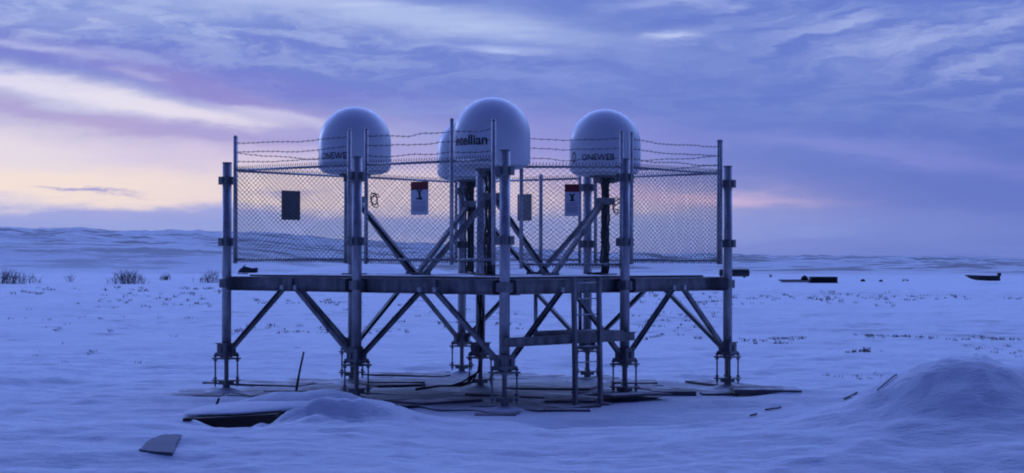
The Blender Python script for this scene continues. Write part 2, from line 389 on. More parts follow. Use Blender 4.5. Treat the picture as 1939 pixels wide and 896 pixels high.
def gat(x, y):        # where a line of sight of the photograph meets the snow
    d = np.arange(19, 60, .04); X = (x - W0 / 2) / FPX * d; Z_ = height(X, d); k = int(np.argmax(Z_ >= EYE - (y - HOR) * d / FPX))
    return Vector((X[k], d[k], Z_[k]))
cols = np.concatenate([-np.geomspace(6, .42, 40)[:-1], np.linspace(-.42, .42, 761), np.geomspace(.42, 6, 40)[1:]])
def sheet(name, rows, label):
    R = np.array(rows); X = np.empty((len(R), len(cols))); Y = np.repeat(R[:, None], len(cols), 1)
    Wd = np.where(R >= 12, R, 12 + (12 - R)); X = cols[None, :] * Wd[:, None]
    Zz = height(X, Y); nr, nc = X.shape
    me = bpy.data.meshes.new(name); me.vertices.add(nr * nc)
    me.vertices.foreach_set('co', np.stack([X, Y, Zz], -1).astype(np.float32).ravel())
    idx = np.arange(nr * nc).reshape(nr, nc)
    q = np.stack([idx[:-1, :-1], idx[:-1, 1:], idx[1:, 1:], idx[1:, :-1]], -1).reshape(-1, 4)
    me.loops.add(q.size); me.polygons.add(len(q)); me.loops.foreach_set('vertex_index', q.ravel().astype(np.int32))
    me.polygons.foreach_set('loop_start', (np.arange(len(q)) * 4).astype(np.int32)); me.polygons.foreach_set('loop_total', np.full(len(q), 4, np.int32))
    me.polygons.foreach_set('use_smooth', np.ones(len(q), bool)); me.update(calc_edges=True)
    me.materials.append(SNOW); o = bpy.data.objects.new(name, me); COL.objects.link(o)
    return tag(o, label, 'snow' if name != 'hills' else 'hills', kind='structure')
near = list(np.concatenate([np.linspace(-400, 0, 12), np.linspace(1, 16, 20), np.geomspace(16.2, 48, 360), np.geomspace(48.3, 400, 210)]))
sheet('snow_ground', near, 'flat snow covered tundra drifted around the steel platform')
sheet('hills', [400] + list(np.geomspace(404, 1700, 150)), 'low snowy hills with dark heath patches along the horizon')

# ------------------------------------------------------------------ steel platform
plat = thing('steel_platform', 'raised steel pile platform with diagonal braces standing on the snow', 'platform', G(1, 1, 0))
AX = (Ai, Bj, Zv)
ZB, ZT = 1.846, 2.11
for i in range(3):
    for j in range(3):
        c = G(i, j)
        p = MB().tube([c + Zv * .70, c + Zv * 4.23], .088, 20).build('pile', PIPE, plat, True, origin=c)
        MB().tube([c + Zv * 4.23, c + Zv * 4.245], .092, 20).build('pile_cap', STEEL, p, True)
        # adjustable foot
        MB().box(c + Zv * .73, AX, (.25, .25, .24)).box(c + Zv * .855, AX, (.29, .29, .02)).box(c + Zv * .575, AX, (.38, .38, .03)).box(c + Zv * .66, AX, (.30, .30, .05)) \
            .box(c + Zv * .70, AX, (.30, .012, .2)).box(c + Zv * .70, AX, (.012, .30, .2)).build('base_plate', STEEL, p)
        for (a, b) in ((-1, -1), (-1, 1), (1, -1), (1, 1)):
            q = c + Ai * (a * .145) + Bj * (b * .145)
            m = MB().tube([q + Zv * .05, q + Zv * .67], .017, 6)
            for z in (.625, .54, .205, .125): m.tube([q + Zv * (z - .018), q + Zv * (z + .018)], .034, 6)
            m.build('threaded_rod', STEEL, p)
        MB().box(c + Zv * .165, AX, (.38, .38, .028)).box(c + Zv * .12, AX, (.20, .20, .06)).tube([c + Zv * -.3, c + Zv * .15], .07, 14).build('ground_stub', STEEL, p)
        MB().tube([c + Zv * .165, c + Zv * .58], .042, 12).build('adjusting_screw', STEEL, p)
        if not (i == 1 and j == 1):
            for z in (3.90, 2.75):
                MB().box(c + Zv * z, AX, (.23, .23, .15)).box(c + Zv * z, AX, (.30, .05, .12)).box(c + Zv * z, AX, (.05, .30, .12)).build('clamp', STEEL, p)
        MB().box(c + Zv * (ZB + .13), AX, (.20, .20, .16)).build('beam_bracket', STEEL, p)
def ibeam(m, a, b, zb, zt, w=.15, t=.018):
    d = (b - a); ln_ = d.length; d.normalize(); n = Vector((-d.y, d.x, 0)); c = (a + b) / 2; c.z = 0
    m.box(c + Zv * (zt - t / 2), (d, n, Zv), (ln_, w, t)); m.box(c + Zv * (zb + t / 2), (d, n, Zv), (ln_, w, t))
    m.box(c + Zv * ((zb + zt) / 2), (d, n, Zv), (ln_ - .004, .014, zt - zb - 2 * t))
    k = int(ln_ / 1.65)
    for q in range(1, k): m.box(c + d * (ln_ * (q / k - .5)) + Zv * ((zb + zt) / 2), (d, n, Zv), (.012, w * .85, zt - zb - 2 * t))
    return m
ext = .13 / SP
for j, off in ((0, .17), (1, .17), (2, -.17)):
    ibeam(MB(), G(-ext, j + off / SP), G(2 + ext, j + off / SP), ZB, ZT).build('beam', STEEL, plat)
for i, off in ((0, .17), (1, .17), (2, -.17)):
    for (j0, j1) in ((-.04, 0.024), (.08, 1.024), (1.08, 1.92), (1.976, 2.04)):
        ibeam(MB(), G(i + off / SP, j0), G(i + off / SP, j1), ZB + .005, ZT - .005).build('beam', STEEL, plat)
# joists carrying the masts and the grating deck
for i in (.5, 1.5):
    for (j0, j1) in ((.085, 1.02), (1.08, 1.92)):
        ibeam(MB(), G(i, j0), G(i, j1), ZB + .06, ZT - .01, .10).build('joist', STEEL, plat)
def channel(m, a, b, w=.085, h=.085):
    a = Vector(a); b = Vector(b); d = (b - a); l = d.length; d.normalize(); s = d.cross(Zv).normalized(); n = s.cross(d)
    c = (a + b) / 2
    m.box(c + n * (h / 2 - .005), (d, s, n), (l, w, .009)); m.box(c - n * (h / 2 - .005), (d, s, n), (l, w, .009)); m.box(c - s * (w / 2 - .005), (d, s, n), (l - .002, .009, h - .02))
    return m
def legbraces(g0, g1, r=.042):
    a = G(*g0); b = G(*g1); d = (b - a).normalized(); mid = (a + b) / 2
    for (f, s) in ((a, 1), (b, -1)):
        lo = f + d * (s * .12) + Zv * .74; hi = mid - d * (s * .17) + Zv * 1.90
        m = channel(MB(), lo, hi, .075, .075)
        MB().box(hi + Zv * .02 + Zv.cross(d) * 0, (d, Zv.cross(d), Zv), (.08, .09, .08)).build('gusset', GALV, plat)
        m.box(lo, (d, Zv.cross(d), Zv), (.14, .02, .16))
        m.build('brace', STEEL, plat)
for (a, b) in (((0, 0), (1, 0)), ((1, 0), (2, 0)), ((0, 0), (0, 1)), ((0, 1), (0, 2)), ((0, 2), (1, 2)), ((1, 2), (2, 2)), ((2, 2), (2, 1)), ((2, 1), (2, 0))):
    legbraces(a, b)
dk = MB()
for (i0, i1) in ((.10, 1.0), (1.1, 1.9)):
    for (j0, j1) in ((.08, 1.0), (1.1, 1.9)):
        c = G((i0 + i1) / 2, (j0 + j1) / 2, ZT + .018); dk.box(c, AX, ((i1 - i0) * SP, (j1 - j0) * SP, .03))
dk.build('grating_deck', DECK, plat)
# step landing in front-right bay: cross beam, inner beam, grating
zl = 1.15
for (off, z0) in ((-.03, 0), (.22, .0)):
    a = G(off, 0 if off < 0 else .50); b = G(off, 1 if off < 0 else .93); d = Bj
    ibeam(MB(), a - d * (.16 if off < 0 else 0), b + d * (.16 if off < 0 else 0), zl - .15 + z0, zl + z0, .12, .012).build('landing_beam', STEEL, plat)
MB().box(G(.10, .72, zl + .02), AX, (.92, 1.50, .035)).build('landing_grating', STEEL, plat)
for j in (.52, .90): MB().tube([G(.22, j, zl), G(.22, j, ZB + .03)], .035, 10).build('landing_hanger', PIPE, plat, True)

# ------------------------------------------------------------------ ladder
lad = thing('ladder', 'narrow grey steel ladder leading from the snow up to the platform edge', 'ladder', G(-.10, .5, 0))
la, lb = G(-.10, .425), G(-.10, .635)
for q in (la, lb):
    m = MB(); a = q + Zv * -.1 - Ai * .04; b = q + Zv * 2.14
    d = (b - a).normalized(); m.box((a + b) / 2, (Bj, d.cross(Bj), d), (.062, .075, (b - a).length)); m.build('side_rail', STEEL, lad)
for k in range(8):
    z = .15 + k * .27; t = z / 2.24
    o_ = -Ai * (.04 * (1 - t))
    MB().tube([la + o_ + Zv * z, lb + o_ + Zv * z], .011, 8).build('rung', PIPE, lad, True)

# ------------------------------------------------------------------ radomes
def text_mesh(txt, size, bold=.0):
    cu = bpy.data.curves.new('t', 'FONT'); cu.body = txt; cu.size = size; cu.offset = bold; cu.resolution_u = 4
    ob = bpy.data.objects.new('t', cu); COL.objects.link(ob); dg = bpy.context.evaluated_depsgraph_get(); dg.update()
    me = bpy.data.meshes.new_from_object(ob.evaluated_get(dg)); vs = [tuple(v.co) for v in me.vertices]; fs = [tuple(p.vertices) for p in me.polygons]
    bpy.data.objects.remove(ob); bpy.data.curves.remove(cu); bpy.data.meshes.remove(me)
    return vs, fs
RR = .68
def wrap(vs, cx, cy, phi0, phi1, z0, z1, R):
    xs = [v[0] for v in vs]; ys = [v[1] for v in vs]; x0, x1, y0, y1 = min(xs), max(xs), min(ys), max(ys); out = []
    for v in vs:
        ph = math.radians(phi0 + (phi1 - phi0) * (v[0] - x0) / (x1 - x0)); z = z0 + (z1 - z0) * (v[1] - y0) / (y1 - y0)
        out.append((cx + R * math.sin(ph), cy - R * math.cos(ph), z))
    return out
ZR = 4.07
def radome(i, j, label, word, marks):
    c = G(i, j); t = thing('radome_antenna', label, 'radome', c + Zv * ZT, 'white domed satellite antennas on the platform')
    prof = [(.50, -.03), (.60, 0), (.625, .02)]
    MB().lathe(c + Zv * ZR, prof + [(.55, .03)]).build('base_ring', SKIRT, t, True)
    pr = [(.628, .022), (.655, .06), (.676, .085), (.68, .10), (RR, .56)]
    for k in range(1, 15):
        a = math.pi / 2 * k / 15; pr.append((RR * math.cos(a), .56 + .68 * math.sin(a)))
    pr.append((.01, 1.24))
    d = MB().lathe(c + Zv * ZR, pr, 72).build('dome', WHITE, t, True, origin=c + Zv * ZR)
    d.data.polygons.foreach_set('use_smooth', [True] * len(d.data.polygons))
    WPOS[d.name] = c + Zv * ZR
    # text bands on the dome
    if word:
        txt, p0, p1, z0, z1, bold = word
        vs, fs = text_mesh(txt, 1.0, bold)
        MB().add(wrap(vs, c.x, c.y, p0, p1, z0, z1, RR + .006), fs).build('lettering', BLACKP, d)
    if marks:
        p0, zc, rx, rz = marks; m = MB(); n = 28; vs = []; fs = []
        for k in range(n):
            a = 2 * math.pi * k / n
            for rr in (1, .66):
                ph = math.radians(p0) + rx * rr * math.cos(a) / RR; vs.append((c.x + (RR + .006) * math.sin(ph), c.y - (RR + .006) * math.cos(ph), zc + rz * rr * math.sin(a)))
        for k in range(n):
            a = 2 * k; b = 2 * ((k + 1) % n); fs.append((a, b, b + 1, a + 1))
        m.add(vs, fs).build('ring_emblem', REDP, d)
    ms = MB().tube([c + Zv * ZT, c + Zv * (ZR - .05)], .07, 18).build('mast', STEEL, t, True, origin=c + Zv * ZT)
    WPOS[ms.name] = c + Zv * ZT
    MB().tube([c + Zv * (ZR - .07), c + Zv * (ZR - .03)], .30, 24).box(c + Zv * (ZR - .12), AX, (.50, .10, .10)).box(c + Zv * (ZR - .12), AX, (.10, .50, .098)).build('mounting_flange', STEEL, t)
    MB().box(c + Zv * 3.55, AX, (.26, .26, .13)).build('clamp', STEEL, ms)
    MB().box(c + Zv * (ZT + .05), AX, (.34, .34, .025)).build('foot_plate', STEEL, ms)
    return t, c
T1, cA = radome(1.5, .5, 'white domed antenna above the second pile from the left, ring mark at its left edge', ('ONEWEB', -57, 0, ZR + .22, ZR + .35, .01), (-79, ZR + .31, .07, .105))
T2, cB = radome(.5, .5, 'largest white domed antenna in the middle, black maker lettering on its side', ('intellian', -68, -6, ZR + .36, ZR + .54, .022), None)
T3, cC = radome(.5, 1.5, 'white domed antenna nearest the right end, dark red ring mark and lettering', ('ONEWEB', -42, 12, ZR + .23, ZR + .35, .01), (-62, ZR + .30, .065, .105))
T4, cD = radome(1.5, 1.5, 'white domed antenna mostly hidden behind the largest middle dome', None, None)
def mastbrace(t, c, tgt):
    hi = c + Zv * 3.52; lo = G(*tgt) + Zv * (ZT + .06); d = (lo - c); d.z = 0; d.normalize(); hi = hi + d * .08
    channel(MB(), hi, lo, .08, .08).box(lo, (d, Zv.cross(d), Zv), (.2, .1, .05)).build('brace', STEEL, t)
for t, c, tg in ((T1, cA, (1.03, .5)), (T1, cA, (1.5, .97)), (T2, cB, (.97, .5)), (T2, cB, (.5, .97)), (T3, cC, (.5, 1.03)), (T3, cC, (.97, 1.5)), (T4, cD, (1.5, 1.03)), (T4, cD, (1.03, 1.5))):
    mastbrace(t, c, tg)
# cables
def cable_run(label, c, ang, seed, tail):
    rnd = random.Random(seed); t = thing('cable_bundle', label, 'cables', c + Zv * ZT, 'black cable bundles')
    for k in range(4):
        a = ang + (k - 1.5) * .45; pts = []
        for q in range(15):
            z = ZR - .08 - (ZR - ZT - .12) * q / 14; r = .095 + rnd.uniform(0, .035) + (.10 if q == 0 else 0)
            pts.append(c + Vector((math.cos(a + rnd.uniform(-.12, .12)) * r, math.sin(a + rnd.uniform(-.12, .12)) * r, z)))
        pts += [Vector(p) + Vector((0, 0, rnd.uniform(0, .015))) for p in tail]
        MB().tube(pts, .017, 7).build('cable', DARK, t, True)
    return t
dn = G(1, 1)
cable_run('black cables strapped down the mast of the antenna at the right', cC, -math.pi / 2, 3, [cC + Vector((-.15, -.1, -1.93 + ZT - ZT + 1.93 - (0))) * 0 + Vector((-.12, -.15, ZT + .06)), cC + Vector((-.35, -.2, ZT + .05))])
cable_run('black cables strapped down the mast of the hidden rear antenna', cD, -math.pi / 2 - .3, 4, [cD + Vector((-.05, -.2, ZT + .06)), cD + Vector((-.02, -.6, ZT + .05)), dn + Vector((-.1, .3, ZT + .05))])
cable_run('black cables strapped down the mast of the front middle antenna', cB, -math.pi * .8, 5, [cB + Vector((-.15, .1, ZT + .06)), cB + Vector((-.3, .3, ZT + .05))])
rnd = random.Random(9)
t = thing('power_cable', 'thick black cables hanging beside the centre pile and trailing over the boards', 'cable', dn)
for k in range(3):
    pts = [dn + Vector((-.02 + .03 * k, -.16, 2.1 - q * .22 + 0)) + Vector((rnd.uniform(-.03, .03), rnd.uniform(-.02, .02), 0)) for q in range(9)]
    pts += [dn + Vector((-.15 - .1 * k, -.3, .12)), dn + Vector((-.35 - .1 * k, -.5, .07)), dn + Vector((-.75, -.7 - .05 * k, .085)), dn + Vector((-1.15, -1.2 - .1 * k, .06))]
    MB().tube(pts, .018, 7).build('cable', DARK, t, True)

# ------------------------------------------------------------------ fences
ZF0, ZF1, ZP = 2.41, 4.09, 4.71
STR = (4.60, 4.43, 4.25)
def panel(label, a, b, wires=STR, post_a=True, post_b=True, wide=.035, name='chain_link_fence', top_a=ZP, top_b=ZP, cat='fence', mesh_mid=None, group='chain link fence panels round the platform', z0=ZF0, seed=0):
    rn = random.Random(hash(label) % 1000 if False else len(label) * 7 + seed)
    a = Vector((a.x, a.y, 0)); b = Vector((b.x, b.y, 0)); d = (b - a); ln_ = d.length; d.normalize(); n = Vector((-d.y, d.x, 0))
    t = thing(name, label, cat, a + Zv * z0, group)
    for (on, q, tp) in ((post_a, a, top_a), (post_b, b, top_b)):
        if on:
            m = MB().tube([q + Zv * (z0 - .06), q + Zv * tp], wide, 12).tube([q + Zv * tp, q + Zv * (tp + .03)], [wide * 1.15, wide * .6], 12); m.build('post', GALV, t, True)
    for z, nm in ((ZF1, 'top_rail'), (z0 + .02, 'bottom_rail')):
        MB().tube([a + Zv * z, b + Zv * z], .024, 10).build(nm, GALV, t, True)
    m = MB(); st = .13; off = n * -.03; zlo, zhi = z0 - .01, ZF1 + .05; H = zhi - zlo
    SLK = 1.35; HX = H * SLK; k = -int(HX / st) - 1; st = .118
    while k * st < ln_:
        x0 = k * st
        for s_ in (1, -1):
            # line from (x0, zlo) rising; clip to 0..ln
            t0, t1 = max(0, -x0 / HX), min(1, (ln_ - x0) / HX)
            if t1 <= t0: continue
            xa, xb = x0 + t0 * HX, x0 + t1 * HX
            if s_ < 0: za, zb = zhi - t0 * H, zhi - t1 * H
            else: za, zb = zlo + t0 * H, zlo + t1 * H
            m.tube([a + d * xa + Zv * za + off * (1 if s_ > 0 else .9), a + d * xb + Zv * zb + off * (1 if s_ > 0 else .9)], .0034, 3, cap=False)
        k += 1
    # knuckled selvedge above and below the rails
    kx = 0.03
    while kx < ln_:
        m.tube([a + d * kx + off + Zv * (zhi - .02), a + d * (kx + .012) + off + Zv * (zhi + .03)], .006, 4)
        m.tube([a + d * kx + off + Zv * (zlo - .03), a + d * (kx + .012) + off + Zv * (zlo + .02)], .006, 4); kx += st / 2
    m.build('chain_link_mesh', WIRE, t)
    for z in wires:
        m = MB(); pts = []; kk = max(8, int(ln_ / .12)); amp = rn.uniform(.004, .022); ph = rn.uniform(0, 6); fr = rn.uniform(1.0, 2.4)
        for q in range(kk + 1):
            s = q / kk; pts.append(a + d * (ln_ * s) + Zv * (z - .10 * s * (1 - s) * (1 + 20 * amp) + amp * math.sin(ph + fr * 6 * s) * math.sin(math.pi * s) + rn.uniform(-.006, .006)))
        m.tube(pts, .005, 4)
        s = .1
        while s < ln_ - .05:
            f = s / ln_ * kk; p = pts[int(f)].lerp(pts[min(int(f) + 1, kk)], f - int(f))
            for ang in (.6, 2.2):
                e = (d * .012 + n * math.cos(ang) * .028 + Zv * math.sin(ang) * .028); m.tube([p - e, p + e], .0035, 3)
            s += .13
        m.build('barbed_wire', WIRE, t)
    for z in (3.90, 2.75):     # ties to the piles
        pass
    return t
def on(i, j, da=0, db=0): return G(i, j) + Ai * da + Bj * db
e = .0
panel('chain link fence panel at the front left, between the two leftmost piles', on(2, 0, -.22), on(1, 0, .19))
panel('chain link fence panel at the front carrying a red topped warning sign', on(1, 0, -.22), on(0, 0, 1.16), top_b=4.79, seed=2)
panel('narrow gate leaf with pale post beside the front centre pile', on(0, 0, 1.12), on(0, 0, .24), post_a=False, wide=.038, top_b=4.74, name='fence_gate', cat='gate', group=None, seed=3)
setb = px(987, 33.8, 0)
panel('chain link fence panel set back above the ladder, right of the front pile', setb, on(0, 1, 0, -.10), z0=2.33, seed=4)
panel('chain link fence panel at the front right, reaching the rightmost pile', on(0, 1, 0, .20), on(0, 2, 0, -.24), seed=5)
panel('rear fence panel seen through the front right one', on(0, 2, .05, -.24), on(1, 2, -.2), seed=6, wires=STR[1:])
panel('rear fence panel behind the ladder with a pale sign back', on(1, 2, .2), on(2, 2, -.2), wires=(), top_a=4.16, top_b=4.16, seed=7)
panel('rear fence panel behind the hidden rear antenna', on(2, 2, 0, -.2), on(2, 1, 0, .2), wires=(), top_a=4.16, top_b=4.16, seed=8)
panel('rear fence panel at the left carrying a dark sign back', on(2, 1, 0, -.2), on(2, 0, 0, .22), wires=STR[1:2], top_a=4.16, seed=9)
lp = MB().tube([on(1.36, 2, 0) + Zv * 2.35, on(1.36, 2, 0) + Zv * 4.20], .04, 10).tube([on(1.36, 2, 0) + Zv * 2.36, on(1.30, 1.94) + Zv * 2.13], .035, 10).build('fence_post', GALV, None, True)
tag(lp, 'bare intermediate fence post at the rear, beside the pale sign back', 'post')

# ------------------------------------------------------------------ signs
def sign(label, c, d, w, h, front=True, mat=None, name='warning_sign'):
    n = Vector((-d.y, d.x, 0))
    if n.y > 0: n = -n                       # n points to the camera side
    t = thing(name, label, 'sign', c)
    if not front:
        MB().box(c, (d, n, Zv), (w, .006, h)).build('panel', mat, t)
        m = MB()
        for sx in (-1, 1):
            for sz in (-1, 1): m.box(c + d * (sx * w * .42) + Zv * (sz * h * .42) + n * .005, (d, n, Zv), (.03, .012, .02))
        m.build('fixing', STEEL, t); return t
    MB().box(c, (d, n, Zv), (w, .006, h)).build('panel', SIGNW, t)
    MB().box(c + Zv * (h * .375) + n * .0055, (d, n, Zv), (w * .99, .004, h * .24)).build('red_header', SIGNR, t)
    m = MB(); k = w / .31                     # figure pictogram: head, body bent arms
    f = lambda x, z: c + d * (x * k * (1 if d.x > 0 else -1)) + n * .0055 + Zv * (z * k)
    def quad(x0, z0, x1, z1, wd):
        p, q = f(x0, z0), f(x1, z1); dd = (q - p); l = dd.length; dd.normalize(); s_ = n.cross(dd); m.box((p + q) / 2, (dd, s_, n), (l, wd, .004))
    quad(-.05, .13, .01, .06, .03); quad(.05, .13, -.01, .06, .03); quad(0, .075, .015, -.01, .045); quad(-.05, -.005, .05, -.005, .03); quad(.0, .03, .045, -.02, .03)
    m.build('pictogram', SIGNG if False else BLACKP, t)
    m = MB()
    for z, wl in ((-.055, .78), (-.085, .7), (-.125, .8), (-.15, .8), (-.175, .8), (-.2, .62)):
        m.box(c + Zv * (z * h / .54) + n * .0055, (d, n, Zv), (w * wl, .003, .012))
    m.build('small_print', SIGNG, t)
    return t
nb = Vector((-Ai.y, Ai.x, 0)); nb = nb if nb.y < 0 else -nb
def at_line(p0, p1, x):      # point on a fence line whose picture column is x
    u = (x - W0 / 2) / FPX; d = p1 - p0; s = (u * p0.y - p0.x) / (d.x - u * d.y); return p0 + d * s
q = at_line(G(1, 0), G(0, 0), 798); q.z = pz(376, q.y); sign('white warning sign with dark red header on the front fence', q + nb * .05, -Ai, .40, .57)
q = at_line(setb, on(0, 1, 0, -.1), 1083); q.z = pz(379, q.y); sign('white warning sign with red header next to the pile behind the ladder', q + Vector((0, -.05, 0)), (on(0, 1, 0, -.1) - setb).normalized(), .265, .57)
q = at_line(G(2, 0), G(2, 1), 554); q.z = pz(390, q.y); sign('plain dark back of a sign wired to the rear left fence', q + Vector((-.03, -.04, 0)), Bj, .50, .57, False, SIGNB, 'sign_board')
q = at_line(G(1, 2), G(2, 2), 996); q.z = pz(393, q.y); sign('pale mottled back of a sign on the rear fence, right of the centre', q + nb * .05, -Ai, .38, .56, False, SIGNL, 'sign_board')
# loops of wire hanging on the fence beside piles
def loops(label, c, seed, r=.09):
    rn = random.Random(seed); m = MB(); pts = []
    for k in range(40):
        a = k * .55; rr = r * (.5 + .5 * rn.random()); pts.append(c + Vector((math.cos(a) * rr * .8, -.03 - .002 * k, math.sin(a) * rr * 1.3 - k * .0025)))
    tag(m.tube(pts, .009, 5).build('wire_loop', DARK, None, True), label, 'wire')
q = at_line(G(1, 0), G(0, 0), 709); loops('tangled dark wire loop hanging on the front fence right of the second pile', Vector((q.x, q.y, pz(375, q.y))), 2, .10)
q = G(.1, 1.0); loops('tangled dark wire loop hanging beside the pile at the right dome', Vector((px(1168, q.y, 0).x, q.y, pz(385, q.y))), 3, .11)

# ------------------------------------------------------------------ boards lying round the pile feet
rb = random.Random(21)
def board(c, ang, L_, w, th, label, tilt=(0, 0), group=None):
    m = MB(); nx, ny = 10, 5; hx, hy = L_ / 2, w / 2; vs = []; fs = []
    sag = rb.uniform(-.01, .008)
    for top in (1, 0):
        for i in range(nx + 1):
            for j in range(ny + 1):
                x = -hx + L_ * i / nx; y = -hy + w * j / ny
                z = (th if top else 0) + sag * (x / hx) ** 2 + tilt[0] * x + tilt[1] * y
                vs.append((x, y, z))
    K = (nx + 1) * (ny + 1); ix = lambda t, i, j: t * K + i * (ny + 1) + j
    for i in range(nx):
        for j in range(ny):
            fs.append((ix(0, i, j), ix(0, i + 1, j), ix(0, i + 1, j + 1), ix(0, i, j + 1))); fs.append((ix(1, i, j), ix(1, i, j + 1), ix(1, i + 1, j + 1), ix(1, i + 1, j)))
    for i in range(nx): fs += [(ix(0, i, 0), ix(1, i, 0), ix(1, i + 1, 0), ix(0, i + 1, 0)), (ix(0, i, ny), ix(0, i + 1, ny), ix(1, i + 1, ny), ix(1, i, ny))]
    for j in range(ny): fs += [(ix(0, 0, j), ix(0, 0, j + 1), ix(1, 0, j + 1), ix(1, 0, j)), (ix(0, nx, j), ix(1, nx, j), ix(1, nx, j + 1), ix(0, nx, j + 1))]
    o = m.add(vs, fs).build('board', BOARD, None); o.location = c; o.rotation_euler = (0, 0, ang)
    return tag(o, label, 'board', group)
GR = 'weathered boards lying under and round the platform'
angA = math.atan2(Ai.y, Ai.x); angB = math.atan2(Bj.y, Bj.x)
def place(i, j, ang, L_, w, th=.055, label='weathered board lying half under snow beneath the steel platform', lift=.02, tl=(0, 0)):
    c = G(i, j); c.z = gh(c.x, c.y) + lift; return board(c, ang, L_, w, th, label, tl, GR)
for i in np.arange(.1, 2.45, .55):
    for j in np.arange(.06, 2.45, .42):
        if rb.random() < .2: continue
        place(i + rb.uniform(-.12, .12), j + rb.uniform(-.12, .12), angA + rb.uniform(-.5, .5) + (math.pi / 2 if rb.random() < .4 else 0), 2.0 + rb.uniform(-.7, .4), .9 + rb.uniform(-.4, .3), .04, lift=rb.uniform(-.045, .012), tl=(rb.uniform(-.02, .02), rb.uniform(-.02, .02)))
def px_board(x0, x1, y, w, th, label, slope=0, ang=0):
    depth = (EYE + .0) * FPX / (y - HOR); L_ = (x1 - x0) / FPX * depth; c = px((x0 + x1) / 2, depth, 0); c.z = gh(c.x, c.y + .1) - .01; c.y += w / 2
    return board(c, rb.uniform(-.04, .04) + ang, L_, w, th, label, (slope, .006), GR)
px_board(1392, 1519, 748, .9, .085, 'board at the right end sticking out beyond the rightmost pile', -.012)
px_board(695, 803, 726, .8, .09, 'dark edged board with a square end between the second and third piles')
px_board(500, 650, 740, .6, .07, 'board behind the leaning stick left of the second pile')
px_board(285, 420, 746, .7, .035, 'thin board reaching furthest left in front of the leftmost pile', .004)
px_board(1032, 1130, 759, .6, .08, 'dark board lying under the foot of the ladder')
px_board(1160, 1246, 723, .8, .06, 'board ending behind the pile right of the ladder')
px_board(1236, 1320, 745, .6, .09, 'dark board between the two rightmost piles')
px_board(1030, 1118, 772, .3, .045, 'narrow board at the front edge right of the nearest pile')
px_board(900, 978, 780, .3, .03, 'narrow board in the snow in front of the nearest pile')
px_board(765, 825, 758, .5, .05, 'short dark board between the second and third piles at the front')
px_board(1330, 1400, 744, .5, .05, 'small board lying against the foot of the rightmost pile')
# dark sheet on the snow, painting in the shade below the deck
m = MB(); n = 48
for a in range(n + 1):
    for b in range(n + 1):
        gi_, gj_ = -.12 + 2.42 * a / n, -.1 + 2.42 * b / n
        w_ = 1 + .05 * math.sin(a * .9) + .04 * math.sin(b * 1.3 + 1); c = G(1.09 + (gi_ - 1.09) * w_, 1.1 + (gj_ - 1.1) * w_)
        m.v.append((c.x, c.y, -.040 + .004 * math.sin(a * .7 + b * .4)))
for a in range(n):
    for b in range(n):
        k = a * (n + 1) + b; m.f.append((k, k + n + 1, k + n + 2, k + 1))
tag(m.build('deck_shade_sheet', DECKSHADE, None, True), 'blotchy dark sheet painting the shade under the platform onto the snow', 'ground', kind='structure')

# dark timber box under the drift at the front left
bx = thing('timber_crate', 'dark timber box half buried under the snow drift at the front left', 'crate', P(450, 810, 28.0))
c = P(452, 801, 28.3)
X1 = Vector((1, -.06, .06)).normalized(); Y1 = Vector((.06, 1, 0)).normalized(); Z1 = X1.cross(Y1)
MB().box(c + Vector((0, .45, 0)), (X1, Y1, Z1), (1.22, .9, .14)).build('side_planks', WOOD, bx)
MB().box(c + Vector((-.02, .40, .085)), (X1, Y1, Z1), (1.26, 1.0, .03)).build('lid', WOOD, bx)
b2 = MB().box(P(520, 796, 28.4) + Vector((0, .3, 0)), (X1, Y1, Z1), (.28, .5, .05)).build('timber_offcut', WOOD, None); tag(b2, 'short dark timber offcut poking out right of the buried box', 'timber')
b3 = MB().box(gat(357, 797) + Zv * .015, (X1, Y1, Z1), (.12, .12, .04)).build('timber_offcut', WOOD, None); tag(b3, 'small timber tip poking from the snow left of the buried box', 'timber')
b4 = MB().tube([P(408, 775, 29.4), P(416, 755, 29.4)], .02, 6).build('wooden_stake', WOOD, None); tag(b4, 'short dark stake on the drift above the buried box', 'stake')
# grey slab at the lower left
nx, ny = 9, 7; top = []
for a in range(nx + 1):
    for b in range(ny + 1):
        u_, v_ = a / nx, b / ny
        pa = (265 + (300 - 265) * v_, 856 + (830 - 856) * v_); pb = (328 + (346 - 328) * v_, 866 + (826 - 866) * v_)
        top.append(gat(pa[0] + (pb[0] - pa[0]) * u_, pa[1] + (pb[1] - pa[1]) * u_))
cen = sum(top, Vector()) / len(top)
A_ = np.array([[p.x - cen.x, p.y - cen.y, 1] for p in top]); cf = np.linalg.lstsq(A_, np.array([p.z for p in top]), rcond=None)[0]
up = max(p.z - (cf[0] * (p.x - cen.x) + cf[1] * (p.y - cen.y) + cf[2]) for p in top) + .012
top = [Vector((p.x, p.y, cf[0] * (p.x - cen.x) + cf[1] * (p.y - cen.y) + cf[2] + up)) for p in top]
K = len(top); m = MB(); fs = []; ix = lambda t, a, b: t * K + a * (ny + 1) + b
for a in range(nx):
    for b in range(ny):
        fs.append((ix(0, a, b), ix(0, a + 1, b), ix(0, a + 1, b + 1), ix(0, a, b + 1))); fs.append((ix(1, a, b), ix(1, a, b + 1), ix(1, a + 1, b + 1), ix(1, a + 1, b)))
for a in range(nx): fs += [(ix(0, a, 0), ix(1, a, 0), ix(1, a + 1, 0), ix(0, a + 1, 0)), (ix(0, a, ny), ix(0, a + 1, ny), ix(1, a + 1, ny), ix(1, a, ny))]
for b in range(ny): fs += [(ix(0, 0, b), ix(0, 0, b + 1), ix(1, 0, b + 1), ix(1, 0, b)), (ix(0, nx, b), ix(1, nx, b), ix(1, nx, b + 1), ix(0, nx, b + 1))]
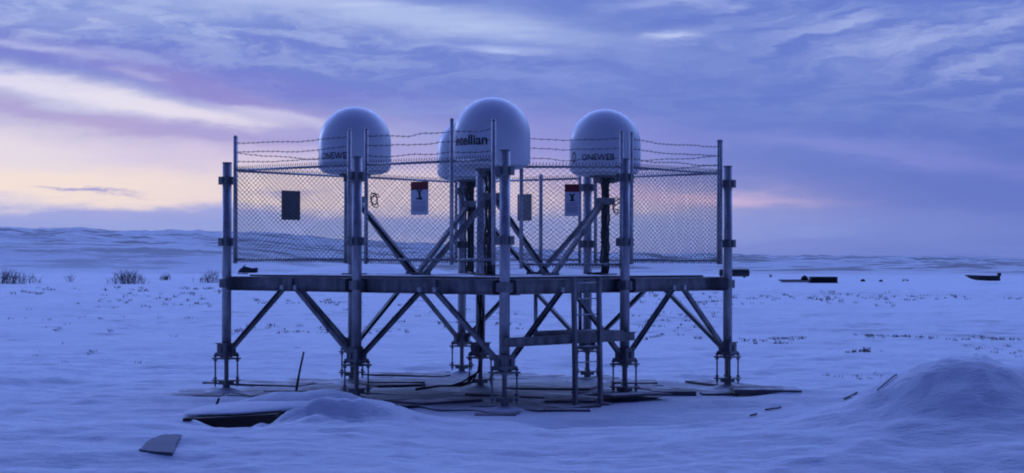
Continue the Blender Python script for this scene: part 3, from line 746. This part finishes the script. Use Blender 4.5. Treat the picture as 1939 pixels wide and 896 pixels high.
slab = m.add(top + [v - Zv * .06 for v in top], fs).build('slab', simple('blue_grey_foam', (.15, .15, .20), .7, c2=(.10, .10, .14), scale=1.5), None)
tag(slab, 'flat grey slab lying tilted in the snow at the lower left', 'slab')
# snow cap over the box
def cap(name, cx, cy, z, rx, ry, h, seed, label):
    n = 40; k = 12; vs = []; fs = []; rn = random.Random(seed); ph = [rn.uniform(0, 6) for _ in range(4)]
    for i in range(k + 1):
        t = i / k
        for q in range(n):
            a = 2 * math.pi * q / n; rr = (1 + .08 * math.sin(2 * a + ph[0]) + .05 * math.sin(3 * a + ph[1]) + .03 * math.sin(5 * a + ph[2]))
            if t < .15: r = .93 + .07 * t / .15; hz = -.0 + h * t
            else: r = math.cos((t - .15) / .85 * math.pi / 2); hz = h * (.15 + .85 * math.sin((t - .15) / .85 * math.pi / 2))
            vs.append((cx + rx * rr * r * math.cos(a), cy + ry * rr * r * math.sin(a), z(cx + rx * rr * r * math.cos(a)) + hz))
    for i in range(k):
        for q in range(n):
            a = i * n + q; b = i * n + (q + 1) % n; fs.append((a, b, b + n, a + n))
    fs.append(tuple(range(n))[::-1])
    o = MB().add(vs, fs).build(name, SNOW, None, True); return tag(o, label, 'snow', kind='structure')
zc = P(450, 793, 28.3).z
cap('snow_drift', -4.02, 29.25, lambda x: zc + .035 + .06 * (x + 4.2), 1.0, .95, .13, 4, 'snow overhang on top of the buried timber box')
# leaning stick, sticks on the mound
st_ = MB().tube([P(562, 740, 33.0), P(568, 705, 33.0), P(576, 667, 33.0)], [.026, .02, .018], 6).build('marker_stick', WOOD, None)
tag(st_, 'thin dark stick leaning upright between the two leftmost piles', 'stick')
def twig(label, pts, r=.014):
    tag(MB().tube(pts, r, 5).build('twig', TWIG, None), label, 'twig')
def drape(x0, y0, x1, y1, n, lift=.015):
    out = []
    for k in range(n):
        t = k / (n - 1); x = x0 + (x1 - x0) * t; y = y0 + (y1 - y0) * t; out.append(Vector((x, y, gh(x, y) + lift + .012 * (k % 2))))
    return out
twig('long dark twig lying up the left flank of the big snow mound', [gat(1661 + 4.6 * k, 742 - 4.0 * k) + Zv * (.02 + .01 * (k % 2)) for k in range(9)], .009)
twig('dark bent twig at the foot of the big snow mound', [gat(1598 + 5 * k, 756 - 2 * k) + Zv * .02 for k in range(6)])
twig('short dark twig in the snow in front of the right end board', [gat(1449 + 6 * k, 777 - .8 * k) + Zv * .02 for k in range(6)])
twig('tiny dark twig in the hollow left of the mound', [gat(1421 + 4 * k, 788 - .8 * k) + Zv * .02 for k in range(4)])

# ------------------------------------------------------------------ shrubs and grass
def shrub(name, label, x, ybase, depth, wpx, hpx, n, seed, group='leafless willow shrubs out on the plain'):
    rn = random.Random(seed); k = depth / FPX; bx_ = (x - W0 / 2) * k; gz = gh(bx_, depth)
    t = thing(name, label, 'shrub', (bx_, depth, gz), group); m = MB()
    for q in range(n):
        x0 = bx_ + rn.gauss(0, .28) * wpx * k; y0 = depth + rn.gauss(0, .3) * wpx * k; z0 = gh(x0, y0) - .03
        hh = hpx * k * rn.uniform(.4, 1.0) * (1 - .5 * min(1, abs(x0 - bx_) / (wpx * k * .6))); lx = rn.gauss(0, .35) * hh; p = Vector((x0, y0, z0)); e_ = p + Vector((lx, rn.gauss(0, .3) * hh, hh)); md = p.lerp(e_, .5) + Vector((rn.gauss(0, .06) * hh, 0, .05 * hh))
        r = max(.012, depth * .00010)
        m.tube([p, md, e_], [r, r * .8, r * .4], 4, cap=False)
        for b in range(3):
            s = p.lerp(e_, rn.uniform(.3, .85)); m.tube([s, s + Vector((rn.gauss(0, .22) * hh, rn.gauss(0, .2) * hh, rn.uniform(.1, .3) * hh))], [r * .6, r * .3], 3, cap=False)
    m.build('branches', TWIG, t)
shrub('willow_shrub', 'dense dark leafless shrub at the far left edge of the plain', 12, 535, 190, 66, 34, 110, 1)
shrub('willow_shrub', 'wide leafless shrub in the middle of the left plain', 242, 535, 190, 62, 32, 90, 2)
shrub('willow_shrub', 'small round shrub between the wide shrub and the leftmost pile', 315, 528, 220, 22, 16, 34, 3)
shrub('willow_shrub', 'sparse twiggy shrub right beside the leftmost pile', 398, 532, 200, 44, 30, 40, 4)
shrub('willow_shrub', 'thin upright twigs right of the shrub at the left edge', 64, 532, 195, 22, 24, 14, 5)
shrub('willow_shrub', 'low single sprig in the gap between the two left shrubs', 132, 530, 205, 14, 20, 9, 6)
shrub('grass_clump', 'dark clump of dead stems behind the mound at the right', 1632, 665, 50, 44, 14, 60, 7, 'dead plant clumps on the snow')
m = MB(); rn = random.Random(33)
cents = []
bands = [(1620, 1939, 632, 640, 60), (1400, 1530, 636, 646, 36), (1830, 1939, 650, 672, 14), (480, 660, 570, 580, 22), (440, 700, 618, 632, 34), (1200, 1360, 592, 640, 40), (1200, 1700, 556, 580, 60), (1380, 1939, 560, 568, 50), (150, 420, 560, 585, 40), (20, 430, 545, 560, 40), (640, 1000, 570, 640, 40), (0, 400, 585, 700, 24), (1560, 1680, 704, 716, 10)]
for (x0, x1, y0, y1, n) in bands:
    for q in range(n):
        x = rn.uniform(x0, x1); y = rn.uniform(y0, y1); dep = EYE * FPX / (y - HOR + 0.0); X = (x - W0 / 2) / FPX * dep
        if 28 < dep < 44 and abs(X) < 6.5: continue
        kk = dep / FPX
        for b in range(rn.randint(3, 8)):
            xx = X + rn.gauss(0, 3.2) * kk; yy = dep + rn.gauss(0, .15); z = gh(xx, yy); h_ = rn.uniform(1.6, 5.0) * kk
            m.tube([(xx, yy, z - .01), (xx + rn.gauss(0, .5) * h_, yy + rn.gauss(0, .3) * h_, z + h_)], [.7 * kk, .25 * kk], 3, cap=False)
gr = m.build('dry_grass', GRASS, None); tag(gr, 'sparse dry grass tips poking through the snow', 'grass', kind='stuff')

# ------------------------------------------------------------------ things far out on the plain
def dbox(m, x0, x1, y0, y1, depth, dep, sl=0):
    k = depth / FPX; a = P(x0, y1, depth); b = P(x1, y0, depth)
    m.box(((a.x + b.x) / 2, depth + dep / 2, (a.z + b.z) / 2), ((1, 0, 0), (0, 1, 0), (0, 0, 1)), (b.x - a.x, dep, b.z - a.z)); return m
D = 205
t = thing('cargo_container', 'long low black container on the plain right of the platform', 'container', P(1560, 536, D))
dbox(MB(), 1536, 1586, 523, 534, D, 1.6).build('body', CRATE, t); mm = MB()
for x in np.linspace(1538, 1584, 12): dbox(mm, x - .8, x + .8, 524, 533, D - .06, .08)
mm.build('ribs', CRATE, t); dbox(MB(), 1534, 1588, 534.2, 536.5, D, 1.7).build('skids', WOOD, t)
t = thing('freight_sled', 'flat dark freight sled with a small load left of the black container', 'sled', P(1500, 534, D))
dbox(MB(), 1477, 1534, 528.5, 531, D, 1.2).build('bed', CRATE, t); dbox(dbox(MB(), 1479, 1532, 531.3, 533.5, D, .1), 1479, 1532, 531.3, 533.5, D + 1.1, .1).build('runner', WOOD, t)
mm = MB(); c = P(1525, 525, D); mm.lathe((c.x, c.y + .5, c.z - .25), [(.35, 0), (.42, .15), (.3, .38), (.1, .5)], 12).build('load', CRATE, t, True)
# skiff
t = thing('skiff', 'dark open skiff with outboard motor parked on the snow at the far right', 'boat', P(1860, 530, D))
sec = [(1827, .05, 519, 520), (1838, .35, 519, 526), (1850, .6, 519.5, 529), (1870, .75, 520, 530), (1889, .72, 520, 530)]
vs = []; fs = []
for (x, hw, y0, y1) in sec:
    a = P(x, y0, D); b = P(x, y1, D); vs += [(a.x, D - hw, a.z), (a.x, D - hw * .6, b.z), (a.x, D + hw * .6, b.z), (a.x, D + hw, a.z)]
for k in range(len(sec) - 1):
    for q in range(3): fs.append((k * 4 + q, k * 4 + q + 1, k * 4 + 5 + q, k * 4 + 4 + q))
    fs.append((k * 4, k * 4 + 4, k * 4 + 7, k * 4 + 3))
fs += [(0, 3, 2, 1), (16, 17, 18, 19)]
MB().add(vs, fs).build('hull', HULL, t)
dbox(dbox(MB(), 1889.5, 1896, 515, 521, D, .35), 1891, 1894, 521, 530, D + .1, .15).build('outboard_motor', DARK, t)
# tank by the rightmost pile
t = thing('fuel_tank', 'dark horizontal tank lying on the plain beside the rightmost pile', 'tank', P(1395, 524, D))
a = P(1362, 516, D); b = P(1419, 515.5, D); MB().tube([a, a + Vector((.1, 0, 0)), b - Vector((.1, 0, 0)), b], [.3, .42, .42, .3], 18).build('shell', HULL, t, True)
dbox(dbox(MB(), 1372, 1376, 521, 525, D, .6), 1408, 1412, 521, 525, D, .6).build('cradle', WOOD, t)
t = thing('snowmobile', 'small dark snowmobile parked behind the leftmost pile', 'snowmobile', P(470, 519, 240))
d0 = 240; mm = MB()
sec = [(452, 514, 517), (456, 510, 517.5), (463, 505, 518), (470, 507, 518), (478, 509, 518), (488, 508, 517.5)]
vs = []; fs = []
for (x, y0, y1) in sec:
    a = P(x, y0, d0); b = P(x, y1, d0); vs += [(a.x, d0 - .3, a.z), (a.x, d0 - .4, b.z), (a.x, d0 + .4, b.z), (a.x, d0 + .3, a.z)]
for k in range(len(sec) - 1):
    for q in range(4): fs.append((k * 4 + q, k * 4 + (q + 1) % 4, k * 4 + 4 + (q + 1) % 4, k * 4 + 4 + q))
fs += [(0, 3, 2, 1), (20, 21, 22, 23)]
mm.add(vs, fs).build('body', HULL, t); a = P(462, 506, d0); MB().add([(a.x - .1, d0 - .25, a.z), (a.x + .2, d0 - .25, a.z + .3), (a.x + .2, d0 + .25, a.z + .3), (a.x - .1, d0 + .25, a.z), (a.x - .06, d0 - .25, a.z), (a.x + .24, d0 - .25, a.z + .3), (a.x + .24, d0 + .25, a.z + .3), (a.x - .06, d0 + .25, a.z)], [(0, 1, 2, 3), (7, 6, 5, 4), (0, 4, 5, 1), (3, 2, 6, 7), (1, 5, 6, 2), (0, 3, 7, 4)]).build('windscreen', CRATE, t)
MB().tube([P(450, 519, d0), P(458, 519.5, d0), P(470, 519.5, d0)], .06, 5).build('ski', HULL, t)
# small frozen lumps and bits of rubbish in line with the container
for (x, y, w, h, lab) in ((1459, 523, 5, 5, 'upright grey drum left of the freight sled'), (1634, 531, 9, 5, 'low dark bundle right of the black container'), (1668, 531, 7, 4, 'tiny dark bundle midway between the container and the skiff'), (1716, 531, 9, 3, 'flat dark pallet left of the skiff')):
    a = P(x, y, D); k = D / FPX
    if 'drum' in lab: o = MB().lathe((a.x, D, a.z - .05), [(w * k / 2, 0), (w * k / 2 * 1.04, h * k * .33), (w * k / 2, h * k * .66), (w * k / 2 * .98, h * k)], 14).build('drum', PIPE, None, True); tag(o, lab, 'drum')
    elif 'pallet' in lab:
        o = dbox(dbox(dbox(MB(), x - w / 2, x + w / 2, y - h, y - h + 1, D, .8), x - w / 2, x - w / 2 + 1, y - h + 1.1, y, D, .8), x + w / 2 - 1, x + w / 2, y - h + 1.1, y, D, .8).build('pallet', WOOD, None); tag(o, lab, 'pallet')
    else: o = MB().lathe((a.x, D, a.z - .05), [(w * k / 2, 0), (w * k * .55, h * k * .3), (w * k * .35, h * k * .8), (w * k * .1, h * k)], 9).build('bundle', CRATE, None, True); tag(o, lab, 'bundle')
